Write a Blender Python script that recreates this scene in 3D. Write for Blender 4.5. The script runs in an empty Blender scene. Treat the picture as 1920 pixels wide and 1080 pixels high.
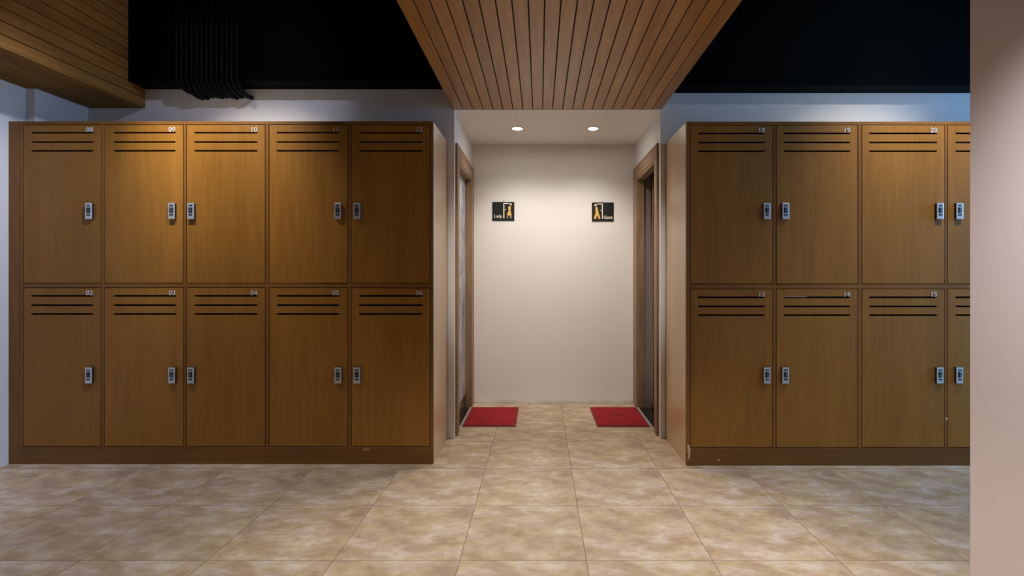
import bpy, bmesh, math, random
from mathutils import Vector, Matrix
random.seed(7)
S = bpy.context.scene
C = S.collection
R = math.radians

# ------------------------------------------------------------------ camera, light, exposure
CAM_Z = 1.13                       # eye height; pixels below are in the 1920x1080 frame
VX, VY, F = 1012.0, 515.0, 1000.0  # vanishing point and focal length in pixels
cam_d = bpy.data.cameras.new('camera')
cam = bpy.data.objects.new('camera', cam_d)
C.objects.link(cam)
cam.location = (0, 0, CAM_Z)
cam.rotation_euler = (R(90), 0, 0)
cam_d.sensor_width = 36
cam_d.lens = 36 * F / 1920
cam_d.shift_x = -(VX - 960) / 1920
cam_d.shift_y = -(540 - VY) / 1920
cam_d.clip_start = 0.02
S.camera = cam

S.view_settings.view_transform = 'Standard'
S.view_settings.look = 'None'
S.view_settings.gamma = 1
S.view_settings.use_curve_mapping = False
S.view_settings.exposure = 0.0

w = bpy.data.worlds.new('world')
S.world = w
w.use_nodes = True
w.node_tree.nodes['Background'].inputs[0].default_value = (0.5, 0.55, 0.65, 1)
w.node_tree.nodes['Background'].inputs[1].default_value = 0.05

def spot(name, loc, target, watts, col, size, blend, radius=0.03):
    d = bpy.data.lights.new(name, 'SPOT')
    d.energy = watts; d.color = col; d.spot_size = R(size); d.spot_blend = blend
    d.shadow_soft_size = radius
    o = bpy.data.objects.new(name, d)
    C.objects.link(o)
    o.location = loc
    o.rotation_euler = (Vector(target) - Vector(loc)).to_track_quat('-Z', 'Y').to_euler()
    return o

def area(name, loc, target, watts, col, sx, sy):
    d = bpy.data.lights.new(name, 'AREA')
    d.shape = 'RECTANGLE'; d.size = sx; d.size_y = sy
    d.energy = watts; d.color = col
    o = bpy.data.objects.new(name, d)
    C.objects.link(o)
    o.location = loc
    o.rotation_euler = (Vector(target) - Vector(loc)).to_track_quat('-Z', 'Y').to_euler()
    return o

WARM = (1.0, 0.86, 0.68)
NEUT = (1.0, 0.93, 0.86)
COOL = (0.80, 0.84, 1.0)
# recessed lamps in the alcove ceiling
spot('alcove_lamp', (-0.174, 4.14, 2.25), (-0.174, 4.14, 0), 32, NEUT, 134, 1.0, 0.035)
spot('alcove_lamp', (0.414, 4.14, 2.25), (0.414, 4.14, 0), 32, NEUT, 134, 1.0, 0.035)
# spotlights in the black ceiling, aimed at the upper lockers
LAMP = (1.0, 0.93, 0.86)
spot('locker_lamp', (-2.12, 2.42, 2.93), (-1.93, 3.18, 1.92), 140, LAMP, 58, 1.0, 0.03)
spot('locker_lamp', (2.45, 2.42, 2.93), (2.25, 3.18, 1.87), 110, LAMP, 64, 1.0, 0.03)
# cool spotlights that wash the white walls above and beside the lockers
spot('wall_lamp', (-1.20, 2.43, 2.93), (-2.5, 3.68, 2.2), 22, (0.60, 0.68, 1.0), 86, 0.8, 0.015)
spot('wall_lamp', (2.75, 2.43, 2.93), (1.8, 3.68, 2.3), 13, (0.84, 0.92, 1.0), 76, 0.9, 0.02)
spot('wall_lamp', (-1.30, 2.40, 2.93), (-3.17, 2.80, 1.0), 118, COOL, 57, 0.8, 0.02)
# unseen fill spots, added to brighten the floor, back wall and near wall
spot('soffit_fill', (0.12, 1.75, 2.24), (0.12, 1.85, 0), 132, NEUT, 88, 0.8, 0.04)
spot('soffit_fill', (0.12, 0.9, 2.24), (0.12, 4.67, 0.85), 135, NEUT, 35, 0.5, 0.04)
spot('soffit_fill', (0.70, 0.9, 2.24), (1.53, 1.28, 0.78), 104, (1.0, 0.95, 0.97), 90, 1.0, 0.04)
spot('room_fill', (-2.4, 1.85, 2.9), (-2.4, 2.15, 0), 66, COOL, 58, 0.7, 0.05)
spot('room_fill', (-1.3, 1.85, 2.9), (-1.3, 2.15, 0), 54, (0.92, 0.92, 1.0), 58, 0.7, 0.05)
spot('room_fill', (1.9, 2.2, 2.9), (1.9, 2.45, 0), 22, (1.0, 0.95, 0.86), 66, 0.6, 0.05)
# daylight from the window at the far right end of the room
area('window_light', (6.45, 2.6, 1.85), (0, 2.9, 1.75), 140, (0.22, 0.52, 1.0), 1.2, 1.2)

# ------------------------------------------------------------------ helpers
def px(x, d): return (x - VX) * d / F
def pz(y, d): return CAM_Z + (VY - y) * d / F

def new_bm(): return bmesh.new()

def box(bm, x0, x1, y0, y1, z0, z1, bev=0.0, mi=0, seg=1):
    vs = [bm.verts.new((x, y, z)) for x in (x0, x1) for y in (y0, y1) for z in (z0, z1)]
    idx = [(0, 1, 3, 2), (4, 6, 7, 5), (0, 4, 5, 1), (2, 3, 7, 6), (0, 2, 6, 4), (1, 5, 7, 3)]
    fs = [bm.faces.new([vs[i] for i in q]) for q in idx]
    for f in fs: f.material_index = mi
    if bev > 0:
        es = list({e for f in fs for e in f.edges})
        r = bmesh.ops.bevel(bm, geom=es, offset=bev, segments=seg, profile=0.5, affect='EDGES')
        for f in r['faces']: f.material_index = mi
    return fs

def cyl(bm, p, axis, r, h, n=24, mi=0, r2=None):
    """cylinder from p along axis ('x','y','z')"""
    r2 = r if r2 is None else r2
    def pt(a, rad, t):
        c, s = math.cos(a) * rad, math.sin(a) * rad
        if axis == 'z': return (p[0] + c, p[1] + s, p[2] + t)
        if axis == 'y': return (p[0] + c, p[1] + t, p[2] + s)
        return (p[0] + t, p[1] + c, p[2] + s)
    A = [bm.verts.new(pt(2 * math.pi * i / n, r, 0)) for i in range(n)]
    B = [bm.verts.new(pt(2 * math.pi * i / n, r2, h)) for i in range(n)]
    for i in range(n):
        f = bm.faces.new((A[i], A[(i + 1) % n], B[(i + 1) % n], B[i])); f.material_index = mi; f.smooth = True
    f = bm.faces.new(list(reversed(A))); f.material_index = mi
    f = bm.faces.new(B); f.material_index = mi

def ring(bm, c, prof, n=40, mi=0):
    """lathe a closed profile [(r,z)...] round a vertical axis at c"""
    rows = [[bm.verts.new((c[0] + r * math.cos(2 * math.pi * i / n), c[1] + r * math.sin(2 * math.pi * i / n), c[2] + z)) for i in range(n)] for r, z in prof]
    m = len(prof)
    for j in range(m):
        for i in range(n):
            f = bm.faces.new((rows[j][i], rows[j][(i + 1) % n], rows[(j + 1) % m][(i + 1) % n], rows[(j + 1) % m][i]))
            f.material_index = mi; f.smooth = True

def tube(bm, pts, r, n=10, mi=0):
    pts = [Vector(p) for p in pts]
    rows = []
    for k, p in enumerate(pts):
        a = pts[max(k - 1, 0)]; b = pts[min(k + 1, len(pts) - 1)]
        t = (b - a).normalized()
        u = Vector((1, 0, 0)); u = (u - t * u.dot(t)).normalized()
        v = t.cross(u)
        rows.append([bm.verts.new(p + (u * math.cos(2 * math.pi * i / n) + v * math.sin(2 * math.pi * i / n)) * r) for i in range(n)])
    for k in range(len(rows) - 1):
        for i in range(n):
            f = bm.faces.new((rows[k][i], rows[k][(i + 1) % n], rows[k + 1][(i + 1) % n], rows[k + 1][i])); f.smooth = True; f.material_index = mi
    bm.faces.new(list(reversed(rows[0]))); bm.faces.new(rows[-1])

def prism(bm, pts, y0, y1, mi=0):
    """outline pts [(x,z)] extruded along y from y0 (front) to y1"""
    A = [bm.verts.new((x, y0, z)) for x, z in pts]
    B = [bm.verts.new((x, y1, z)) for x, z in pts]
    n = len(pts)
    fs = [bm.faces.new(A), bm.faces.new(list(reversed(B)))]
    for i in range(n):
        fs.append(bm.faces.new((A[(i + 1) % n], A[i], B[i], B[(i + 1) % n])))
    for f in fs: f.material_index = mi

def obj(name, bm, mats, parent=None, loc=None):
    bmesh.ops.recalc_face_normals(bm, faces=bm.faces[:])
    me = bpy.data.meshes.new(name)
    bm.to_mesh(me); bm.free()
    if not isinstance(mats, (list, tuple)): mats = [mats]
    for m in mats: me.materials.append(m)
    o = bpy.data.objects.new(name, me)
    C.objects.link(o)
    if parent: o.parent = parent
    if loc: o.location = loc
    return o

def thing(name, label, cat, loc=(0, 0, 0), group=None):
    o = bpy.data.objects.new(name, None)
    o.empty_display_size = 0.1
    C.objects.link(o)
    o.location = loc
    o['label'] = label; o['category'] = cat
    if group: o['group'] = group
    return o

def tag(o, label, cat, group=None):
    o['label'] = label; o['category'] = cat
    if group: o['group'] = group
    return o

def struct(name, bm, mats, label=None, cat=None, parent=None):
    o = obj(name, bm, mats, parent)
    if parent is None:
        o['kind'] = 'structure'
        if label: o['label'] = label
        if cat: o['category'] = cat
    return o

def text_mesh(s, size, depth, bold=0.0, spacing=1.0, align='RIGHT'):
    cu = bpy.data.curves.new('lettering', 'FONT')
    cu.body = s; cu.size = size; cu.extrude = depth; cu.offset = bold
    cu.align_x = align; cu.space_character = spacing; cu.resolution_u = 4
    t = bpy.data.objects.new('lettering', cu)
    C.objects.link(t)
    dg = bpy.context.evaluated_depsgraph_get()
    me = bpy.data.meshes.new_from_object(t.evaluated_get(dg))
    bpy.data.objects.remove(t)
    bpy.data.curves.remove(cu)
    me.transform(Matrix.Rotation(R(90), 4, 'X'))
    return me

# ------------------------------------------------------------------ materials
def mat(name, col=(0.8, 0.8, 0.8), rough=0.5, metal=0.0, spec=0.5):
    m = bpy.data.materials.new(name); m.use_nodes = True
    b = m.node_tree.nodes['Principled BSDF']
    b.inputs['Base Color'].default_value = (*col, 1)
    b.inputs['Roughness'].default_value = rough
    b.inputs['Metallic'].default_value = metal
    b.inputs['Specular IOR Level'].default_value = spec
    return m

class N:
    """tiny node helper"""
    def __init__(s, m): s.t = m.node_tree; s.b = s.t.nodes['Principled BSDF']
    def add(s, typ, **kw):
        n = s.t.nodes.new(typ)
        for k, v in kw.items(): setattr(n, k, v)
        return n
    def link(s, a, b): s.t.links.new(a, b)
    def math(s, op, a, b=None, c=None):
        n = s.add('ShaderNodeMath', operation=op)
        for i, v in enumerate((a, b, c)):
            if v is None: continue
            if isinstance(v, (int, float)): n.inputs[i].default_value = v
            else: s.link(v, n.inputs[i])
        return n.outputs[0]
    def noise(s, vec, scale, detail=3, rough=0.5, dist=0.0):
        n = s.add('ShaderNodeTexNoise')
        n.inputs['Scale'].default_value = scale; n.inputs['Detail'].default_value = detail
        n.inputs['Roughness'].default_value = rough; n.inputs['Distortion'].default_value = dist
        if vec is not None: s.link(vec, n.inputs['Vector'])
        return n.outputs['Fac']
    def ramp(s, fac, stops):
        n = s.add('ShaderNodeValToRGB')
        e = n.color_ramp.elements
        while len(e) < len(stops): e.new(0.5)
        for k, (p, c) in enumerate(stops):
            e[k].position = p; e[k].color = (*c, 1)
        s.link(fac, n.inputs[0])
        return n.outputs[0]
    def mix(s, fac, a, b, typ='MIX'):
        n = s.add('ShaderNodeMix', data_type='RGBA', blend_type=typ)
        for i, v in ((0, fac), (6, a), (7, b)):
            if isinstance(v, (int, float)): n.inputs[i].default_value = v
            elif isinstance(v, tuple): n.inputs[i].default_value = (*v, 1)
            else: s.link(v, n.inputs[i])
        return n.outputs[2]
    def mapping(s, vec, scale=(1, 1, 1), loc=(0, 0, 0)):
        n = s.add('ShaderNodeMapping')
        n.inputs['Scale'].default_value = scale; n.inputs['Location'].default_value = loc
        s.link(vec, n.inputs['Vector'])
        return n.outputs[0]
    def bump(s, h, strength, dist=0.01):
        n = s.add('ShaderNodeBump')
        n.inputs['Strength'].default_value = strength; n.inputs['Distance'].default_value = dist
        s.link(h, n.inputs['Height'])
        s.link(n.outputs[0], s.b.inputs['Normal'])

def veneer(name, dark, light, grain, rough, vary=0.12, bump=0.04, spec=0.5):
    """wood with the grain running along the axis where `grain` is small"""
    m = mat(name, light, rough, spec=spec); n = N(m)
    tc = n.add('ShaderNodeTexCoord').outputs['Object']
    oi = n.add('ShaderNodeObjectInfo').outputs['Random']
    off = n.add('ShaderNodeCombineXYZ')
    n.link(n.math('MULTIPLY', oi, 37.0), off.inputs[0]); n.link(n.math('MULTIPLY', oi, 11.0), off.inputs[2])
    va = n.add('ShaderNodeVectorMath', operation='ADD'); n.link(tc, va.inputs[0]); n.link(off.outputs[0], va.inputs[1])
    p = n.mapping(va.outputs[0], grain)
    g1 = n.noise(p, 5.0, 5, 0.6, 0.3)
    g2 = n.noise(n.mapping(va.outputs[0], tuple(0.18 * g for g in grain)), 5.0, 2, 0.5, 0.6)
    f = n.math('ADD', n.math('MULTIPLY', g1, 0.55), n.math('MULTIPLY', g2, 0.45))
    c = n.ramp(f, [(0.34, dark), (0.66, light)])
    v = n.math('ADD', n.math('MULTIPLY', n.math('SUBTRACT', oi, 0.5), vary), 1.0)
    hsv = n.add('ShaderNodeHueSaturation'); n.link(c, hsv.inputs['Color']); n.link(v, hsv.inputs['Value'])
    n.link(hsv.outputs[0], n.b.inputs['Base Color'])
    n.link(n.math('ADD', n.math('MULTIPLY', g1, 0.15), rough - 0.07), n.b.inputs['Roughness'])
    n.bump(g1, bump, 0.004)
    return m

M_WOOD = veneer('locker_veneer', (0.255, 0.111, 0.0145), (0.345, 0.155, 0.0235), (9, 9, 0.7), 0.42, spec=0.3)
M_SIDE = veneer('locker_side_veneer', (0.50, 0.31, 0.135), (0.62, 0.41, 0.20), (9, 9, 0.7), 0.33)  # same wood, lightened to stand in for sheen and light from the alcove
M_SIDE.node_tree.nodes['Principled BSDF'].inputs['Coat Weight'].default_value = 0.6
M_SIDE.node_tree.nodes['Principled BSDF'].inputs['Coat Roughness'].default_value = 0.3
M_FRAME = veneer('locker_frame_veneer', (0.19, 0.08, 0.016), (0.25, 0.112, 0.024), (9, 9, 0.7), 0.42, spec=0.3)
M_PLINTH = veneer('plinth_veneer', (0.14, 0.06, 0.013), (0.20, 0.09, 0.02), (0.7, 9, 9), 0.42, spec=0.3)
M_CASING = veneer('door_casing_wood', (0.20, 0.115, 0.058), (0.36, 0.23, 0.13), (9, 9, 0.6), 0.45)
M_CASINGH = veneer('door_casing_head_wood', (0.20, 0.115, 0.058), (0.36, 0.23, 0.13), (9, 0.6, 9), 0.45)
M_LEAF = veneer('open_leaf_wood', (0.16, 0.085, 0.03), (0.22, 0.12, 0.045), (9, 9, 0.6), 0.45)
M_TOP = veneer('locker_top_board', (0.50, 0.42, 0.34), (0.62, 0.54, 0.45), (0.7, 9, 9), 0.6)  # unseen top, made pale to bounce light onto the wall above
M_INSIDE = mat('locker_inside', (0.025, 0.013, 0.007), 0.8)

def plank_mat(name, axis, pitch, origin, dark, light, rough=0.34, spec=0.5):
    """planks running along Y; each strip across `axis` (0 = x, 2 = z) has its own tone"""
    m = mat(name, light, rough, spec=spec); n = N(m)
    tc = n.add('ShaderNodeTexCoord').outputs['Object']
    sp = n.add('ShaderNodeSeparateXYZ'); n.link(tc, sp.inputs[0])
    k = n.math('FLOOR', n.math('DIVIDE', n.math('SUBTRACT', sp.outputs[axis], origin), pitch))
    wn = n.add('ShaderNodeTexWhiteNoise', noise_dimensions='1D'); n.link(k, wn.inputs['W'])
    off = n.add('ShaderNodeCombineXYZ'); n.link(n.math('MULTIPLY', wn.outputs[0], 50.0), off.inputs[1])
    va = n.add('ShaderNodeVectorMath', operation='ADD'); n.link(tc, va.inputs[0]); n.link(off.outputs[0], va.inputs[1])
    g = n.noise(n.mapping(va.outputs[0], (16, 0.9, 16)), 4.0, 5, 0.6, 0.4)
    c = n.ramp(g, [(0.3, dark), (0.7, light)])
    hsv = n.add('ShaderNodeHueSaturation'); n.link(c, hsv.inputs['Color'])
    n.link(n.math('ADD', n.math('MULTIPLY', wn.outputs[0], 0.22), 0.89), hsv.inputs['Value'])
    n.link(hsv.outputs[0], n.b.inputs['Base Color'])
    n.bump(g, 0.05, 0.004)
    return m
PITCH = 0.0684
SOF_X0, SOF_X1, SOF_Z = -0.596, 0.842, 2.271
BUL_X0, BUL_X1, BUL_Z = -3.17, -2.72, 2.278
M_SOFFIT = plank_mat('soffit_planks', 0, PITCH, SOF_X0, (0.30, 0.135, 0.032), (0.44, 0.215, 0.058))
M_BULKSIDE = plank_mat('bulkhead_side_planks', 2, PITCH, BUL_Z, (0.20, 0.088, 0.018), (0.30, 0.14, 0.034), 0.55, 0.25)  # wood darkened to stand in for shade on the upper planks
M_BULKBOT = plank_mat('bulkhead_planks_shaded', 0, 0.075, BUL_X0, (0.17, 0.085, 0.016), (0.25, 0.13, 0.03), 0.65, 0.1)  # shade of the underside is put into this darker plank colour
M_GROOVE = mat('plank_groove', (0.05, 0.022, 0.01), 0.7)

def plaster(name, col, stain=0.0):
    m = mat(name, col, 0.62, spec=0.3); n = N(m)
    tc = n.add('ShaderNodeTexCoord').outputs['Object']
    a = n.noise(tc, 2.2, 4, 0.6)
    c = n.mix(n.math('MULTIPLY', a, 0.10), col, tuple(0.72 * v for v in col))
    if stain:
        sp = n.add('ShaderNodeSeparateXYZ'); n.link(tc, sp.inputs[0])
        edge = n.noise(n.mapping(tc, (1.3, 1.3, 0.5)), 3.0, 4, 0.65)
        h = n.math('MULTIPLY', edge, 0.11)
        d_ = n.math('DIVIDE', n.math('SUBTRACT', n.math('SUBTRACT', h, 0.022), sp.outputs[2]), 0.045)
        below = n.math('MINIMUM', n.math('MAXIMUM', d_, 0.0), 1.0)
        scuff = n.math('GREATER_THAN', n.noise(n.mapping(tc, (3.2, 3.2, 0.9)), 3.5, 5, 0.75), 0.705)
        c = n.mix(n.math('MULTIPLY', below, 0.6 * stain), c, (0.30, 0.25, 0.18))
        c = n.mix(n.math('MULTIPLY', scuff, 0.16 * stain), c, (0.40, 0.34, 0.28))
    n.link(c, n.b.inputs['Base Color'])
    n.bump(n.noise(tc, 60.0, 3), 0.05, 0.003)
    return m
M_WALL = plaster('white_plaster', (0.82, 0.80, 0.78))
M_WALL_ST = plaster('white_plaster_scuffed', (0.83, 0.80, 0.76), 1.0)
M_CEILW = plaster('alcove_ceiling_paint', (0.85, 0.82, 0.78))
M_PINK = plaster('pinkish_wall_paint', (0.82, 0.725, 0.705))
M_BLACK = mat('black_ceiling_paint', (0.0012, 0.0024, 0.0026), 0.6, spec=0.03)
M_BEAM = mat('black_beam_paint', (0.0012, 0.0026, 0.0028), 0.6, spec=0.03)
M_CONDUIT = mat('black_conduit', (0.0014, 0.003, 0.0032), 0.5, spec=0.08)
M_STONE = mat('black_threshold_stone', (0.02, 0.016, 0.012), 0.25)
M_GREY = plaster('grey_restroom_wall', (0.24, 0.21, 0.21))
M_METAL = mat('threshold_metal', (0.75, 0.72, 0.66), 0.35, 0.6)

# floor: beige 0.5 m tiles with the same printed travertine pattern on each
def floor_mat():
    m = mat('beige_stone_tile', (0.5, 0.4, 0.3), 0.33, spec=0.45); n = N(m)
    T = 0.5
    tc = n.add('ShaderNodeTexCoord').outputs['Object']
    sp = n.add('ShaderNodeSeparateXYZ'); n.link(tc, sp.inputs[0])
    u = n.math('DIVIDE', n.math('SUBTRACT', sp.outputs[0], 0.184), T)
    v = n.math('DIVIDE', n.math('SUBTRACT', sp.outputs[1], 2.108), T)
    fu, fv = n.math('FRACT', u), n.math('FRACT', v)
    iu, iv = n.math('FLOOR', u), n.math('FLOOR', v)
    cell = n.add('ShaderNodeCombineXYZ'); n.link(iu, cell.inputs[0]); n.link(iv, cell.inputs[1])
    wn = n.add('ShaderNodeTexWhiteNoise', noise_dimensions='3D'); n.link(cell.outputs[0], wn.inputs['Vector'])
    var = n.math('MULTIPLY', n.math('FLOOR', n.math('MULTIPLY', wn.outputs[0], 2.99)), 7.3)
    p = n.add('ShaderNodeCombineXYZ')
    n.link(fu, p.inputs[0]); n.link(fv, p.inputs[1]); n.link(var, p.inputs[2])
    big = n.noise(n.mapping(p.outputs[0], (1.5, 1.9, 1)), 1.7, 3, 0.55, 0.5)
    mid = n.noise(n.mapping(p.outputs[0], (2.4, 3.6, 1), (3, 1, 0)), 2.4, 5, 0.62, 0.25)
    fine = n.noise(n.mapping(p.outputs[0], (5, 11, 1), (1, 5, 0)), 4.0, 4, 0.7)
    hue = n.noise(n.mapping(p.outputs[0], (1.6, 2.6, 1), (7, 2, 0)), 2.1, 3, 0.6)
    f = n.math('ADD', n.math('ADD', n.math('MULTIPLY', big, 0.46), n.math('MULTIPLY', mid, 0.40)), n.math('MULTIPLY', fine, 0.14))
    pinkish = n.ramp(f, [(0.36, (0.39, 0.265, 0.18)), (0.47, (0.51, 0.37, 0.255)), (0.55, (0.61, 0.48, 0.36)), (0.65, (0.76, 0.68, 0.58))])
    yellow = n.ramp(f, [(0.36, (0.40, 0.275, 0.14)), (0.47, (0.53, 0.395, 0.21)), (0.55, (0.64, 0.50, 0.295)), (0.65, (0.77, 0.68, 0.50))])
    hm = n.math('MINIMUM', n.math('MAXIMUM', n.math('MULTIPLY', n.math('SUBTRACT', hue, 0.42), 5.0), 0.0), 0.62)
    c = n.mix(hm, pinkish, yellow)
    hsv = n.add('ShaderNodeHueSaturation'); n.link(c, hsv.inputs['Color'])
    n.link(n.math('ADD', n.math('MULTIPLY', wn.outputs[0], 0.08), 0.96), hsv.inputs['Value'])
    # grout
    def edge(x):
        return n.math('MINIMUM', x, n.math('SUBTRACT', 1.0, x))
    e = n.math('MINIMUM', edge(fu), edge(fv))
    g = n.math('LESS_THAN', e, 0.0034)
    col = n.mix(n.math('MULTIPLY', g, 0.75), hsv.outputs[0], (0.17, 0.115, 0.07))
    n.link(col, n.b.inputs['Base Color'])
    n.link(n.math('ADD', n.math('ADD', n.math('MULTIPLY', fine, 0.2), 0.36), n.math('MULTIPLY', g, 0.3)), n.b.inputs['Roughness'])
    n.bump(n.math('SUBTRACT', n.math('MULTIPLY', f, 0.4), g), 0.12, 0.002)
    return m
M_FLOOR = floor_mat()

M_SILVER = mat('lock_silver', (0.60, 0.63, 0.64), 0.35, 0.6)
M_LOCKBLACK = mat('lock_black', (0.012, 0.013, 0.015), 0.4)
M_LOCKWIN = mat('lock_window', (0.010, 0.016, 0.028), 0.2)
M_LOCKDIGIT = mat('lock_digit', (0.35, 0.38, 0.40), 0.5)
M_NUMBER = mat('number_silver', (0.70, 0.71, 0.72), 0.35, 0.35)
M_CHIP = mat('bare_chipboard', (0.55, 0.40, 0.26), 0.8)
M_WHITEDOT = mat('white_filler', (0.8, 0.78, 0.72), 0.6)
M_PAPER = mat('pale_paper', (0.62, 0.58, 0.52), 0.7)
M_TAPE = mat('tan_trim', (0.36, 0.19, 0.06), 0.5)

def mat_red(name):
    m = mat(name, (0.42, 0.02, 0.025), 0.9, spec=0.2); n = N(m)
    tc = n.add('ShaderNodeTexCoord').outputs['Object']
    a = n.noise(tc, 180, 2, 0.7)
    b = n.noise(tc, 9, 3, 0.6)
    c = n.ramp(n.math('ADD', n.math('MULTIPLY', a, 0.5), n.math('MULTIPLY', b, 0.5)), [(0.35, (0.27, 0.012, 0.018)), (0.65, (0.46, 0.026, 0.034))])
    n.link(c, n.b.inputs['Base Color']); n.bump(a, 0.5, 0.004)
    return m
M_RED = mat_red('red_coil_mat')
M_REDEDGE = mat('red_mat_edge', (0.25, 0.015, 0.02), 0.6)
M_MARK = mat('dark_red_mark', (0.13, 0.012, 0.014), 0.8)

def frosted():
    m = mat('frosted_glass', (0.5, 0.55, 0.6), 0.22, spec=0.6); n = N(m)
    tc = n.add('ShaderNodeTexCoord').outputs['Object']
    a = n.noise(n.mapping(tc, (1, 5, 2.2)), 2.4, 5, 0.65, 0.6)
    c = n.ramp(a, [(0.30, (0.16, 0.16, 0.17)), (0.48, (0.42, 0.46, 0.52)), (0.62, (0.66, 0.70, 0.76))])
    n.link(c, n.b.inputs['Base Color'])
    n.bump(a, 0.1, 0.004)
    return m
M_FROST = frosted()
M_SIGN = mat('black_sign_plate', (0.012, 0.013, 0.011), 0.5, spec=0.2)
M_GOLD = mat('gold_sign_figure', (0.72, 0.43, 0.06), 0.4, 0.1)
M_CREAM = mat('cream_sign_lettering', (0.85, 0.80, 0.62), 0.5)
M_TRIM = mat('white_lamp_trim', (0.85, 0.83, 0.80), 0.4)
M_LENS = mat('lamp_lens', (1, 1, 1), 0.4)
_b = M_LENS.node_tree.nodes['Principled BSDF']
_b.inputs['Emission Color'].default_value = (1.0, 0.95, 0.88, 1); _b.inputs['Emission Strength'].default_value = 95

# ------------------------------------------------------------------ room shell
WALL_Y, BACK_Y, CEIL = 3.68, 4.67, 2.95
AL, AR = -0.590, 0.833          # alcove side walls
ALZ = 2.268                     # alcove ceiling
RW_X, RW_Y = 1.53, 1.90         # the near wall on the right
ROOM_N, ROOM_R = -2.2, 6.5

bm = new_bm(); box(bm, -3.4, ROOM_R + 0.1, ROOM_N - 0.1, BACK_Y + 0.1, -0.1, 0)
struct('floor', bm, M_FLOOR)
bm = new_bm(); box(bm, -3.4, ROOM_R + 0.1, ROOM_N - 0.1, WALL_Y + 0.12, CEIL, CEIL + 0.1)
struct('ceiling', bm, M_BLACK)
bm = new_bm(); box(bm, AL - 0.12, AR + 0.12, WALL_Y + 0.002, BACK_Y + 0.1, ALZ, ALZ + 0.08)
struct('ceiling_alcove', bm, M_CEILW)
bm = new_bm()
box(bm, -3.4, -3.17, ROOM_N, 3.29, 0, CEIL)
box(bm, -3.4, -3.117, 3.29, WALL_Y, 0, CEIL)
struct('wall_left', bm, M_WALL)
bm = new_bm(); box(bm, -3.4, AL, WALL_Y, WALL_Y + 0.05, 0, CEIL)
box(bm, AL, AR, WALL_Y, WALL_Y + 0.001, ALZ, CEIL)
struct('wall_front_left', bm, M_WALL)
bm = new_bm(); box(bm, AR, ROOM_R, WALL_Y, WALL_Y + 0.05, 0, CEIL)
struct('wall_front_right', bm, M_WALL)
bm = new_bm(); box(bm, AL - 0.1, AR + 1.5, BACK_Y, BACK_Y + 0.1, 0, 2.5)
struct('wall_back', bm, M_WALL_ST)
# alcove side walls, each with a doorway
DY0, DY1, DZ = 3.815, 4.525, 1.945
for nm, xa, xb in (('wall_alcove_left', AL - 0.05, AL), ('wall_alcove_right', AR, AR + 0.05)):
    bm = new_bm()
    box(bm, xa, xb, WALL_Y + 0.05, DY0 - 0.005, 0, ALZ)
    box(bm, xa, xb, DY1 + 0.005, BACK_Y, 0, ALZ)
    box(bm, xa, xb, DY0 - 0.005, DY1 + 0.005, DZ + 0.005, ALZ)
    struct(nm, bm, M_WALL)
bm = new_bm(); box(bm, RW_X, RW_X + 0.2, ROOM_N, RW_Y, 0, CEIL, 0.004)
struct('wall_right', bm, M_PINK)
bm = new_bm(); box(bm, -3.4, RW_X, ROOM_N - 0.1, ROOM_N, 0, CEIL)
struct('wall_near', bm, M_WALL)
bm = new_bm(); box(bm, ROOM_R, ROOM_R + 0.1, RW_Y - 0.4, WALL_Y, 0, CEIL)
struct('wall_far_right', bm, M_WALL)
bm = new_bm(); box(bm, RW_X + 0.2, ROOM_R, RW_Y - 0.4, RW_Y - 0.3, 0, CEIL)
struct('wall_return', bm, M_WALL)
# restroom beyond the open doorway on the right
bm = new_bm(); box(bm, AR + 0.051, 2.3, WALL_Y + 0.06, BACK_Y, 0.0, 0.004)
struct('floor_restroom', bm, M_STONE)
bm = new_bm(); box(bm, 2.3, 2.4, WALL_Y + 0.05, BACK_Y, 0, 2.5)
box(bm, AR + 0.05, 2.3, WALL_Y + 0.05, WALL_Y + 0.06, 0, 2.5)
box(bm, AR + 0.05, 2.3, WALL_Y + 0.05, BACK_Y, 2.5, 2.56)
struct('wall_restroom', bm, M_GREY)
bm = new_bm(); box(bm, AR + 0.051, AR + 0.11, DY1 + 0.0, BACK_Y - 0.001, 0.004, 2.49)
struct('wall_restroom_return', bm, M_GREY)

# black beams against the wall
bm = new_bm(); box(bm, BUL_X1 + 0.001, SOF_X0 - 0.001, 3.52, WALL_Y, 2.407, CEIL, 0.006)
struct('trim_1', bm, M_BEAM, 'black painted beam above the left bank of lockers', 'beam')
bm = new_bm(); box(bm, SOF_X1 + 0.001, ROOM_R, 3.52, WALL_Y, 2.381, CEIL, 0.006)
struct('trim_2', bm, M_BEAM, 'black painted beam above the right bank of lockers', 'beam')

# wooden soffit over the passage: 21 planks with open joints
bm = new_bm()
k = 21; pw = (SOF_X1 - SOF_X0) / k
Y0 = ROOM_N
for i in range(k):
    x0 = SOF_X0 + i * pw
    a = 0.003 if i else 0.0; b = 0.003 if i < k - 1 else 0.0
    box(bm, x0 + a, x0 + pw - b, Y0, WALL_Y - 0.002, SOF_Z, SOF_Z + 0.012, 0.0012)
box(bm, SOF_X0 + 0.004, SOF_X1 - 0.004, Y0, WALL_Y - 0.003, SOF_Z + 0.0121, SOF_Z + 0.03, mi=1)
for xx in (SOF_X0, SOF_X1 - 0.014):
    for j in range(10):
        z0 = SOF_Z + 0.013 + j * PITCH
        z1 = min(z0 + PITCH - 0.005, CEIL)
        if z1 > z0 + 0.005: box(bm, xx, xx + 0.014, Y0, WALL_Y - 0.003, z0, z1)
struct('trim_3', bm, [M_SOFFIT, M_GROOVE], 'lowered ceiling of brown wooden planks over the passage to the alcove', 'soffit')

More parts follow.
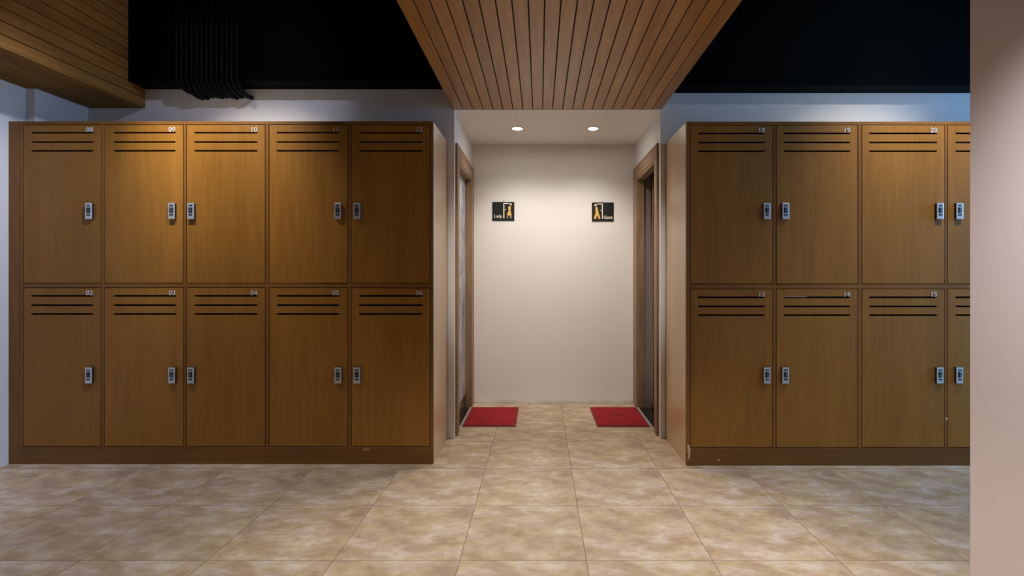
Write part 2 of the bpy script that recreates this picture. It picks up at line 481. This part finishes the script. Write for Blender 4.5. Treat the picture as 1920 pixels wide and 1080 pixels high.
# wooden bulkhead at the upper left
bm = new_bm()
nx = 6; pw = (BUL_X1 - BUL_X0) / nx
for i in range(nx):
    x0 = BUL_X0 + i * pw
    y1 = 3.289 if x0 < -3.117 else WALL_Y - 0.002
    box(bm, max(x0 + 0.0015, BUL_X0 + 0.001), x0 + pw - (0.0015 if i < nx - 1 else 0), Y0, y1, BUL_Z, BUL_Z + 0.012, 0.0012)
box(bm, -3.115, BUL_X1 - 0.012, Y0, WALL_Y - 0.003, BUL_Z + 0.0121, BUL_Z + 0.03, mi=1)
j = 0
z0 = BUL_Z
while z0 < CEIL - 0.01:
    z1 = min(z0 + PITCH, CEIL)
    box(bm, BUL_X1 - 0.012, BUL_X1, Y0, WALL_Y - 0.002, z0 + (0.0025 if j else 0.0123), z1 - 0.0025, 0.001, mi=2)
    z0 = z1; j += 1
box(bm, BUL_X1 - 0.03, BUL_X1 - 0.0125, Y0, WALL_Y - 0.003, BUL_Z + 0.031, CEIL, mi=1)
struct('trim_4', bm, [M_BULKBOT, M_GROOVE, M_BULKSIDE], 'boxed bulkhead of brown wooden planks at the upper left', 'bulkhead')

# ------------------------------------------------------------------ doorways in the alcove
def doorway(name, side):
    """side = -1 left wall, +1 right wall"""
    xw = AL if side < 0 else AR
    root = bpy.data.objects.new(name, None); C.objects.link(root)
    root.empty_display_size = 0.1
    root.location = (xw, (DY0 + DY1) / 2, 0)
    root['kind'] = 'structure'
    ox, oy = xw, (DY0 + DY1) / 2
    s = side
    def bx(bm, xa, xb, y0, y1, z0, z1, bev=0.0, mi=0):
        xs = sorted((s * xa, s * xb))
        return box(bm, xs[0], xs[1], y0 - oy, y1 - oy, z0, z1, bev, mi)
    # casing (x is depth into the wall; negative stands proud into the alcove)
    top = 2.052
    bm = new_bm()
    bx(bm, -0.016, -0.0005, 3.728, DY0, 0.012, DZ, 0.003)
    bx(bm, -0.016, -0.0005, DY1, 4.664, 0.004, DZ, 0.003)
    o = obj('casing_leg', bm, M_CASING, root)
    bm = new_bm()
    bx(bm, -0.016, -0.0005, 3.728, 4.664, DZ + 0.0005, top, 0.003)
    obj('casing_head', bm, M_CASINGH, root)
    bm = new_bm()
    bx(bm, -0.010, 0.050, DY0 - 0.004, DY0 + 0.014, 0.002, DZ)
    bx(bm, -0.010, 0.050, DY1 - 0.014, DY1 + 0.004, 0.002, DZ)
    bx(bm, -0.010, 0.050, DY0 + 0.0145, DY1 - 0.0145, DZ - 0.016, DZ)
    obj('jamb', bm, M_CASING, root)
    bm = new_bm()
    bx(bm, -0.012, 0.002, DY0 + 0.016, DY1 - 0.016, 0.0005, 0.012, 0.002)
    t = obj('threshold', bm, M_METAL, root); t['label'] = 'pale metal threshold strip'
    return root, bx
d1, bx1 = doorway('door_1', -1)
bm = new_bm(); bx1(bm, 0.040, 0.062, DY0 + 0.016, DY1 - 0.016, 0.115, DZ - 0.018, 0.003)
g = obj('frosted_leaf', bm, M_FROST, d1); g['label'] = 'pale frosted glass door leaf'
bm = new_bm(); bx1(bm, 0.036, 0.064, DY0 + 0.016, DY1 - 0.016, 0.008, 0.114, 0.002)
bx1(bm, 0.0025, 0.0355, DY0 + 0.016, DY1 - 0.016, 0.001, 0.006)
g = obj('bottom_rail', bm, M_STONE, d1); g['label'] = 'black bottom rail and sill'
d2, bx2 = doorway('door_2', 1)
bm = new_bm(); bx2(bm, 0.111, 0.80, DY1 - 0.065, DY1 - 0.025, 0.012, DZ - 0.01, 0.003)
g = obj('open_leaf', bm, M_LEAF, d2); g['label'] = 'brown door leaf standing open'
bm = new_bm(); bx2(bm, 0.0025, 0.0505, DY0 + 0.016, DY1 - 0.016, 0.001, 0.006)
g = obj('sill', bm, M_STONE, d2); g['label'] = 'black stone sill'

# ------------------------------------------------------------------ lockers
def door_bm(w_, h_, slots, sx0, sx1, th):
    """door panel in local coords: x 0..w, z 0..h, front at y=0; slots = [(z0,z1)] ascending"""
    bm = new_bm()
    xs = [0, sx0, sx1, w_]
    zs = [0]
    for a, b in slots: zs += [a, b]
    zs.append(h_)
    fr = [[bm.verts.new((x, 0, z)) for z in zs] for x in xs]
    bk = [[bm.verts.new((x, th, z)) for z in zs] for x in xs]
    hole = lambda i, j: i == 1 and j % 2 == 1
    nx_, nz_ = len(xs) - 1, len(zs) - 1
    inner = []
    for i in range(nx_):
        for j in range(nz_):
            if hole(i, j):
                f4 = [(i, j), (i + 1, j), (i + 1, j + 1), (i, j + 1)]
                for q in range(4):
                    (a, b), (c, d) = f4[q], f4[(q + 1) % 4]
                    bm.faces.new((fr[a][b], fr[c][d], bk[c][d], bk[a][b]))
                for a, b in f4: inner.append((fr[a][b], bk[a][b]))
                continue
            bm.faces.new((fr[i][j], fr[i + 1][j], fr[i + 1][j + 1], fr[i][j + 1]))
            bm.faces.new((bk[i][j], bk[i][j + 1], bk[i + 1][j + 1], bk[i + 1][j]))
    for i in range(nx_):
        bm.faces.new((fr[i][0], bk[i][0], bk[i + 1][0], fr[i + 1][0]))
        bm.faces.new((fr[i][nz_], fr[i + 1][nz_], bk[i + 1][nz_], bk[i][nz_]))
    for j in range(nz_):
        bm.faces.new((fr[0][j], fr[0][j + 1], bk[0][j + 1], bk[0][j]))
        bm.faces.new((fr[nx_][j], bk[nx_][j], bk[nx_][j + 1], fr[nx_][j + 1]))
    bmesh.ops.recalc_face_normals(bm, faces=bm.faces[:])
    es = [e for a, b in inner for e in a.link_edges if e.other_vert(a) is b]
    bmesh.ops.bevel(bm, geom=es, offset=0.0035, segments=3, profile=0.5, affect='EDGES')
    out = [e for e in bm.edges if all(abs(v.co.y) < 1e-6 for v in e.verts) and
           (all(abs(v.co.x) < 1e-6 for v in e.verts) or all(abs(v.co.x - w_) < 1e-6 for v in e.verts) or
            all(abs(v.co.z) < 1e-6 for v in e.verts) or all(abs(v.co.z - h_) < 1e-6 for v in e.verts))]
    bmesh.ops.bevel(bm, geom=out, offset=0.0015, segments=2, profile=0.5, affect='EDGES')
    return bm

def lock_bm():
    bm = new_bm()
    W2, H2 = 0.0195, 0.0475
    box(bm, -W2, W2, -0.014, 0.0, -H2, H2, 0.002, 1, 2)
    box(bm, -W2 - 0.0005, W2 + 0.0005, -0.0185, -0.0142, -H2 - 0.0005, H2 + 0.0005, 0.0018, 0, 2)
    box(bm, -0.0105, 0.0105, -0.0192, -0.0186, 0.0275, 0.0355, 0.0004, 2)
    box(bm, -0.0115, 0.0115, -0.0192, -0.0186, -0.0125, 0.0215, 0.0004, 2)
    box(bm, -0.0105, 0.0105, -0.0192, -0.0186, -0.0275, -0.0185, 0.0004, 2)
    for k in range(4):   # number wheels in the window, each with a pale mark
        z = 0.0165 - k * 0.0082
        cyl(bm, (-0.009, -0.0172, z), 'x', 0.0032, 0.018, 12, 2)
        box(bm, -0.0015 + 0.001 * (k % 2), 0.0025, -0.0212, -0.0205, z - 0.0016, z + 0.0016, 0, 3)
    return bm
lock_me = None

def make_bank(label, d, bank_x0, bank_x1, cols, zt, zd_top, zd_mid_hi, zd_mid_lo, zd_bot, side_x, upper, lower, slotpx, filler_x=None):
    """cols: [(door x0 px, door x1 px, lock px, slot px0, slot px1)]"""
    global lock_me
    depth = WALL_Y - 0.004 - d
    root = thing('locker_cabinet', label, 'lockers', ((bank_x0 + bank_x1) / 2, d, 0))
    ox = root.location.x
    X = lambda p: px(p, d) - ox
    xa, xb = bank_x0 - ox, bank_x1 - ox
    fr = 0.020        # face frame thickness
    # carcass: sides, top, bottom, back, dividers, shelf
    bm = new_bm()
    box(bm, xa, xb, depth - 0.012, depth, 0.0, zt - 0.001)
    box(bm, xa + 0.018, xb - 0.018, fr + 0.001, depth - 0.0125, zd_bot - 0.03, zd_bot - 0.012)
    zm = (zd_mid_hi + zd_mid_lo) / 2
    box(bm, xa + 0.018, xb - 0.018, fr + 0.004, depth - 0.0125, zm - 0.008, zm + 0.008)
    for i in range(len(cols) - 1):
        xm = (X(cols[i][1]) + X(cols[i + 1][0])) / 2
        for z0, z1 in ((zd_bot - 0.011, zm - 0.009), (zm + 0.009, zt - 0.02)):
            box(bm, xm - 0.008, xm + 0.008, fr + 0.004, depth - 0.0125, z0, z1)
    c = obj('carcass', bm, M_INSIDE, root)
    bm = new_bm(); box(bm, xa + 0.018, xb - 0.018, fr + 0.001, depth - 0.0125, zt - 0.019, zt - 0.001)
    obj('top_panel', bm, M_TOP, root)
    for s_ in (0, 1):
        bm = new_bm()
        if s_ == 0: box(bm, xa, xa + 0.0175, fr + 0.0005, depth - 0.0125, 0.0, zt, 0.001)
        else: box(bm, xb - 0.0175, xb, fr + 0.0005, depth - 0.0125, 0.0, zt, 0.001)
        obj('side_panel', bm, M_SIDE, root)
    # face frame
    bm = new_bm()
    gap = 0.0036
    x_in0, x_in1 = X(cols[0][0]) - gap, X(cols[-1][1]) + gap
    lo, hi = zd_bot - gap, zd_top + gap
    box(bm, xa if filler_x is None else X(filler_x), x_in0, 0, fr, lo, zt, 0.001)
    box(bm, x_in1, xb, 0, fr, lo, zt, 0.001)
    box(bm, x_in0 + 0.0003, x_in1 - 0.0003, 0, fr, hi, zt, 0.001)
    box(bm, x_in0 + 0.0003, x_in1 - 0.0003, 0.0005, fr, zd_mid_lo + gap, zd_mid_hi - gap, 0.001)
    for i in range(len(cols) - 1):
        s0, s1 = X(cols[i][1]) + gap, X(cols[i + 1][0]) - gap
        box(bm, s0, s1, 0.0002, fr, lo, zd_mid_lo + gap - 0.0003, 0.001)
        box(bm, s0, s1, 0.0002, fr, zd_mid_hi - gap + 0.0003, hi - 0.0003, 0.001)
    obj('face_frame', bm, M_FRAME, root)
    if filler_x is not None:
        bm = new_bm(); box(bm, xa, X(filler_x) - 0.0006, 0.001, fr, 0.0, zt, 0.001)
        obj('filler_panel', bm, M_FRAME, root)
    bm = new_bm(); box(bm, xa if filler_x is None else X(filler_x), xb, -0.001, fr, 0.0, lo - 0.0006, 0.0012)
    obj('plinth', bm, M_PLINTH, root)
    # doors
    for row in (0, 1):
        for i, (a, b, lk, s0, s1) in enumerate(cols):
            z0, z1 = ((zd_mid_hi, zd_top), (zd_bot, zd_mid_lo))[row]
            w_, h_ = X(b) - X(a), z1 - z0
            sl = sorted([(h_ - q * d / F - 0.0052, h_ - q * d / F + 0.0052) for q in slotpx])
            do = obj('door', door_bm(w_, h_, sl, X(s0) - X(a), X(s1) - X(a), 0.018), M_WOOD, root)
            # hinge on the side away from the lock; some stand a hair open
            left_lock = lk < (a + b) / 2
            nudge = {(0, 0): 0.1, (0, 1): 0.35, (0, 2): 0.15, (0, 3): 0.6, (1, 2): 0.2}.get((row, i), 0.12) if filler_x is not None else \
                    {(0, 1): 0.4, (0, 2): 0.12, (1, 0): 0.2, (1, 1): 0.25}.get((row, i), 0.1)
            ang = R(nudge)
            if left_lock:      # hinge at right edge
                do.location = (X(a) + w_ - w_ * math.cos(ang), -w_ * math.sin(ang) + 0.0008, z0)
                do.rotation_euler = (0, 0, ang)
            else:
                do.location = (X(a), 0.0008, z0)
                do.rotation_euler = (0, 0, -ang)
            # lock
            if lock_me is None:
                lo_ = obj('lock', lock_bm(), [M_SILVER, M_LOCKBLACK, M_LOCKWIN, M_LOCKDIGIT])
                lock_me = lo_.data
            else:
                lo_ = bpy.data.objects.new('lock', lock_me); C.objects.link(lo_)
            lo_.parent = do
            lo_.location = (X(lk) - X(a), 0, pz(396.3 if row == 0 else 703.0, d) - z0)
            lo_['label'] = 'silver combination lock with dark windows'
            # number above the first slot
            num = (upper, lower)[row][i]
            me = text_mesh(num, 0.0405, 0.0012, 0.0006, 1.06)
            me.materials.clear(); me.materials.append(M_NUMBER)
            no = bpy.data.objects.new('number', me); C.objects.link(no); no.parent = do
            no.location = (X(s1) - X(a) + 0.0005, -0.0014, h_ - slotpx[0] * d / F + 0.0045)
            no['label'] = 'silver number %s' % num
    return root, X

dL, dR = 3.182, 3.157
colsL = [(43.5, 188, 170.3, 58, 174.3), (196, 343, 325.4, 212, 329.5), (350, 496.5, 360.8, 364, 482.7),
         (505, 651, 635.5, 518.5, 636.3), (659, 805.5, 670.8, 673, 792.3)]
bankL, XL = make_bank('long bank of ten brown wooden lockers left of the alcove, numbered 02 to 12', dL,
    px(15, dL), -0.636, colsL, pz(227.3, dL), pz(234.5, dL), pz(530.5, dL), pz(540.5, dL), pz(837, dL), None,
    ['08', '09', '10', '11', '12'], ['02', '03', '04', '05', '06'], (14.3, 31.8, 48.2), filler_x=37)
colsR = [(1295, 1448, 1436, 1309, 1434), (1456, 1608, 1470.3, 1469, 1594), (1616.7, 1770.7, 1759, 1630, 1757),
         (1777.5, 1931.5, 1795.3, 1791.5, 1917.5), (1939.5, 2093.5, 2082, 1953.5, 2080)]
bankR, XR = make_bank('brown wooden lockers right of the alcove, numbered 13 to 20, cut off by near wall', dR,
    0.8685, px(2101.5, dR), colsR, pz(228, dR), pz(235, dR), pz(532, dR), pz(542.5, dR), pz(838.5, dR), None,
    ['18', '19', '20', '21', '22'], ['13', '14', '15', '16', '17'], (15, 32, 48.4))

# wear on the lockers: bare chipboard at the right bank's corner, small marks
bm = new_bm()
P = [(1288, 834), (1293, 834.5), (1294.5, 842), (1294, 852), (1292, 860), (1289, 863), (1290.5, 851), (1288.3, 846), (1289.5, 840)]
prism(bm, [(XR(a), pz(b, dR)) for a, b in P], -0.0026, -0.0008)
o = obj('bare_patch', bm, M_CHIP, bankR); o['label'] = 'chipped corner of bare pale board'
bm = new_bm(); cyl(bm, (XR(1348), -0.0025, pz(862.5, dR)), 'y', 0.005, 0.0018, 12)
o = obj('screw_cap', bm, M_CHIP, bankR); o['label'] = 'pale screw cap'
bm = new_bm(); cyl(bm, (XR(1774.5), -0.0012, pz(785, dR)), 'y', 0.0055, 0.0018, 12)
o = obj('filler_spot', bm, M_WHITEDOT, bankR); o['label'] = 'small white spot'
bm = new_bm(); box(bm, XR(1471), XR(1514), 0.004, 0.012, pz(557.2, dR), pz(555.2, dR), 0)
o = obj('paper_strip', bm, M_PAPER, bankR); o['label'] = 'pale paper edge behind the top slot of locker 14'
bm = new_bm(); box(bm, XL(681), XL(694), -0.0025, -0.001, pz(845.5, dL), pz(840.5, dL), 0.0005)
o = obj('tape_strip', bm, M_TAPE, bankL); o['label'] = 'short strip of light brown tape'

# ------------------------------------------------------------------ conduits on the beam
lab = 'black conduit running down the black beam above the left lockers'
for i in range(13):
    x = px(345 + i * 9.4 + random.uniform(-0.2, 0.2), 3.58)
    xt = x - 0.0006 * i
    r = random.uniform(0.0135, 0.0148)
    yf = 3.518 - r
    zl = min(2.385, 2.352 + 0.008 * math.sin(i * 1.9) + random.uniform(-0.005, 0.005) + max(0, 2 - i) * 0.012)
    pts = [(xt, yf, CEIL), (xt, yf, 2.75), (xt, yf, 2.56), (xt, yf, 2.46), (xt, yf - 0.002, 2.43),
           (xt, yf + 0.002, 2.402), (x, yf + 0.016, 2.384), (x, yf + 0.042, zl + 0.012),
           (x, yf + 0.08, zl), (x, yf + 0.115, zl - 0.004), (x, 3.676, zl + 0.002)]
    o = tag(obj('conduit', (lambda b: (tube(b, pts, r), b)[1])(new_bm()), M_CONDUIT), lab, 'conduit', 'black conduits on the beam')

# ------------------------------------------------------------------ alcove lamps
for nm, x, lab in (('downlight', -0.174, 'round recessed ceiling lamp on the left in the alcove, above the lady sign'),
                   ('downlight', 0.414, 'round recessed ceiling lamp on the right in the alcove, above the gent sign')):
    t = thing(nm, lab, 'lamp', (x, 4.14, ALZ), 'recessed lamps in the alcove ceiling')
    bm = new_bm(); ring(bm, (0, 0, 0), [(0.036, -0.0005), (0.052, -0.0005), (0.050, -0.005), (0.040, -0.007), (0.036, -0.004)])
    obj('trim_ring', bm, M_TRIM, t)
    bm = new_bm(); cyl(bm, (0, 0, -0.004), 'z', 0.0355, 0.003, 32)
    obj('lens', bm, M_LENS, t)

# ------------------------------------------------------------------ door mats
def door_mat(lab, x0, x1, y0, y1, mark):
    cx, cy = (x0 + x1) / 2, (y0 + y1) / 2
    t = thing('door_mat', lab, 'mat', (cx, cy, 0), 'red door mats in the alcove')
    hx, hy = (x1 - x0) / 2, (y1 - y0) / 2
    bm = new_bm(); box(bm, -hx + 0.012, hx - 0.012, -hy + 0.012, hy - 0.012, 0.001, 0.012, 0.003, 0, 2)
    obj('pile', bm, M_RED, t)
    bm = new_bm()
    pr = [(0.0, 0.0005), (0.0, 0.004), (0.005, 0.0085), (0.0115, 0.0085), (0.0115, 0.0005)]
    rows = []
    for sx, sy in ((-1, -1), (1, -1), (1, 1), (-1, 1)):
        rows.append([bm.verts.new((sx * (hx - a), sy * (hy - a), z)) for a, z in pr])
    for i in range(4):
        A, B = rows[i], rows[(i + 1) % 4]
        for j in range(5): bm.faces.new((A[j], A[(j + 1) % 5], B[(j + 1) % 5], B[j]))
    obj('border', bm, M_REDEDGE, t)
    if mark:
        bm = new_bm(); rnd = random.Random(3)
        for k in range(16):
            a = rnd.uniform(0, 6.28); rr = rnd.uniform(0.0, 0.07)
            x, y = rr * math.cos(a) * 1.1, 0.03 + rr * math.sin(a) * 1.1
            L, th = rnd.uniform(0.01, 0.03), rnd.uniform(0, 3.14)
            dx, dy = L * math.cos(th), L * math.sin(th); nx_, ny_ = -math.sin(th) * 0.003, math.cos(th) * 0.003
            zz = 0.0122 + 0.00004 * k
            q = [bm.verts.new((x + sx * dx + sy * nx_, y + sx * dy + sy * ny_, zz)) for sx, sy in ((-1, -1), (1, -1), (1, 1), (-1, 1))]
            bm.faces.new(q)
        o = obj('worn_emblem', bm, M_MARK, t); o['label'] = 'faint worn dark emblem'
door_mat('red door mat in front of the frosted glass door on the left', -0.5745, -0.177, 3.958, 4.520, False)
door_mat('red door mat with a faint worn emblem beside the open doorway on the right', 0.424, 0.8165, 3.950, 4.520, True)

# ------------------------------------------------------------------ signs
def sign(lab, x0p, x1p, y0p, y1p, lady):
    d = BACK_Y
    cx, zb = px((x0p + x1p) / 2, d), pz(y1p, d)
    W_, H_ = (x1p - x0p) * d / F, (y1p - y0p) * d / F
    t = thing('restroom_sign', lab, 'sign', (cx, d, zb + H_ / 2))
    bm = new_bm(); box(bm, -W_ / 2, W_ / 2, -0.008, -0.0005, -H_ / 2, H_ / 2, 0.0015)
    obj('plate', bm, M_SIGN, t)
    # normalised plate coordinates: u 0..1 from the left, v 0..1 from the bottom
    U = lambda u: (u - 0.5) * W_
    V = lambda v: (v - 0.5) * H_
    f = (lambda u: u) if lady else (lambda u: 1 - u)
    yf, yb = -0.0105, -0.0078
    def poly(bm, pts): prism(bm, [(U(f(u)), V(v)) for u, v in pts], yf, yb)
    def disc(bm, u, v, r): poly(bm, [(u + r * math.cos(2 * math.pi * k / 16), v + r * 1.18 * math.sin(2 * math.pi * k / 16)) for k in range(16)])
    dl = 0.525
    bm = new_bm()       # door outline with knob
    poly(bm, [(dl - 0.022, 0.13), (dl + 0.022, 0.13), (dl + 0.022, 0.94), (dl - 0.022, 0.94)])
    poly(bm, [(dl + 0.024, 0.895), (0.735, 0.895), (0.735, 0.94), (dl + 0.024, 0.94)])
    disc(bm, 0.585, 0.585, 0.026)
    obj('door_outline', bm, M_CREAM, t)
    bm = new_bm(); cyl(bm, (U(f(dl)), -0.004, V(1.0)), 'z', 0.0028, 0.010, 12)
    obj('peg', bm, M_SIGN, t)
    if lady:
        bm = new_bm()
        poly(bm, [(0.79, 0.80), (0.835, 0.78), (0.84, 0.64), (0.825, 0.52), (0.86, 0.40), (0.88, 0.285), (0.66, 0.285), (0.70, 0.42), (0.745, 0.55), (0.72, 0.66), (0.705, 0.69), (0.745, 0.74)])
        obj('figure', bm, M_GOLD, t)
        bm = new_bm()
        poly(bm, [(0.745, 0.865), (0.77, 0.91), (0.815, 0.935), (0.855, 0.915), (0.895, 0.85), (0.90, 0.81), (0.865, 0.825), (0.83, 0.86), (0.79, 0.865)])
        obj('hat', bm, M_CREAM, t)
        bm = new_bm()
        poly(bm, [(0.715, 0.27), (0.745, 0.27), (0.70, 0.20), (0.70, 0.125), (0.655, 0.15), (0.685, 0.20)])
        poly(bm, [(0.81, 0.27), (0.84, 0.27), (0.875, 0.14), (0.855, 0.115), (0.83, 0.17)])
        obj('shoe', bm, M_CREAM, t)
    else:
        bm = new_bm()
        poly(bm, [(0.82, 0.81), (0.84, 0.72), (0.835, 0.58), (0.83, 0.45), (0.89, 0.23), (0.91, 0.13), (0.80, 0.13), (0.79, 0.22), (0.755, 0.33), (0.715, 0.22), (0.705, 0.135), (0.615, 0.135), (0.64, 0.26), (0.70, 0.47), (0.72, 0.62), (0.73, 0.70), (0.775, 0.77)])
        obj('figure', bm, M_GOLD, t)
        bm = new_bm()
        poly(bm, [(0.75, 0.86), (0.775, 0.91), (0.83, 0.925), (0.875, 0.88), (0.895, 0.82), (0.86, 0.805), (0.82, 0.85), (0.785, 0.845)])
        obj('hat', bm, M_CREAM, t)
    me = text_mesh('Lady' if lady else 'Gent', 0.038, 0.0009, 0.0004, 1.0, 'LEFT')
    me.materials.clear(); me.materials.append(M_CREAM)
    o = bpy.data.objects.new('lettering', me); C.objects.link(o); o.parent = t
    o.location = (U(0.075 if lady else 0.535), -0.0092, V(0.165 if lady else 0.135))
    return t
sign('small black and gold sign reading Lady with a woman in a dress', 923.2, 964.4, 378.8, 414.0, True)
sign('small black and gold sign reading Gent with a man in trousers', 1109.6, 1150.6, 379.8, 415.2, False)
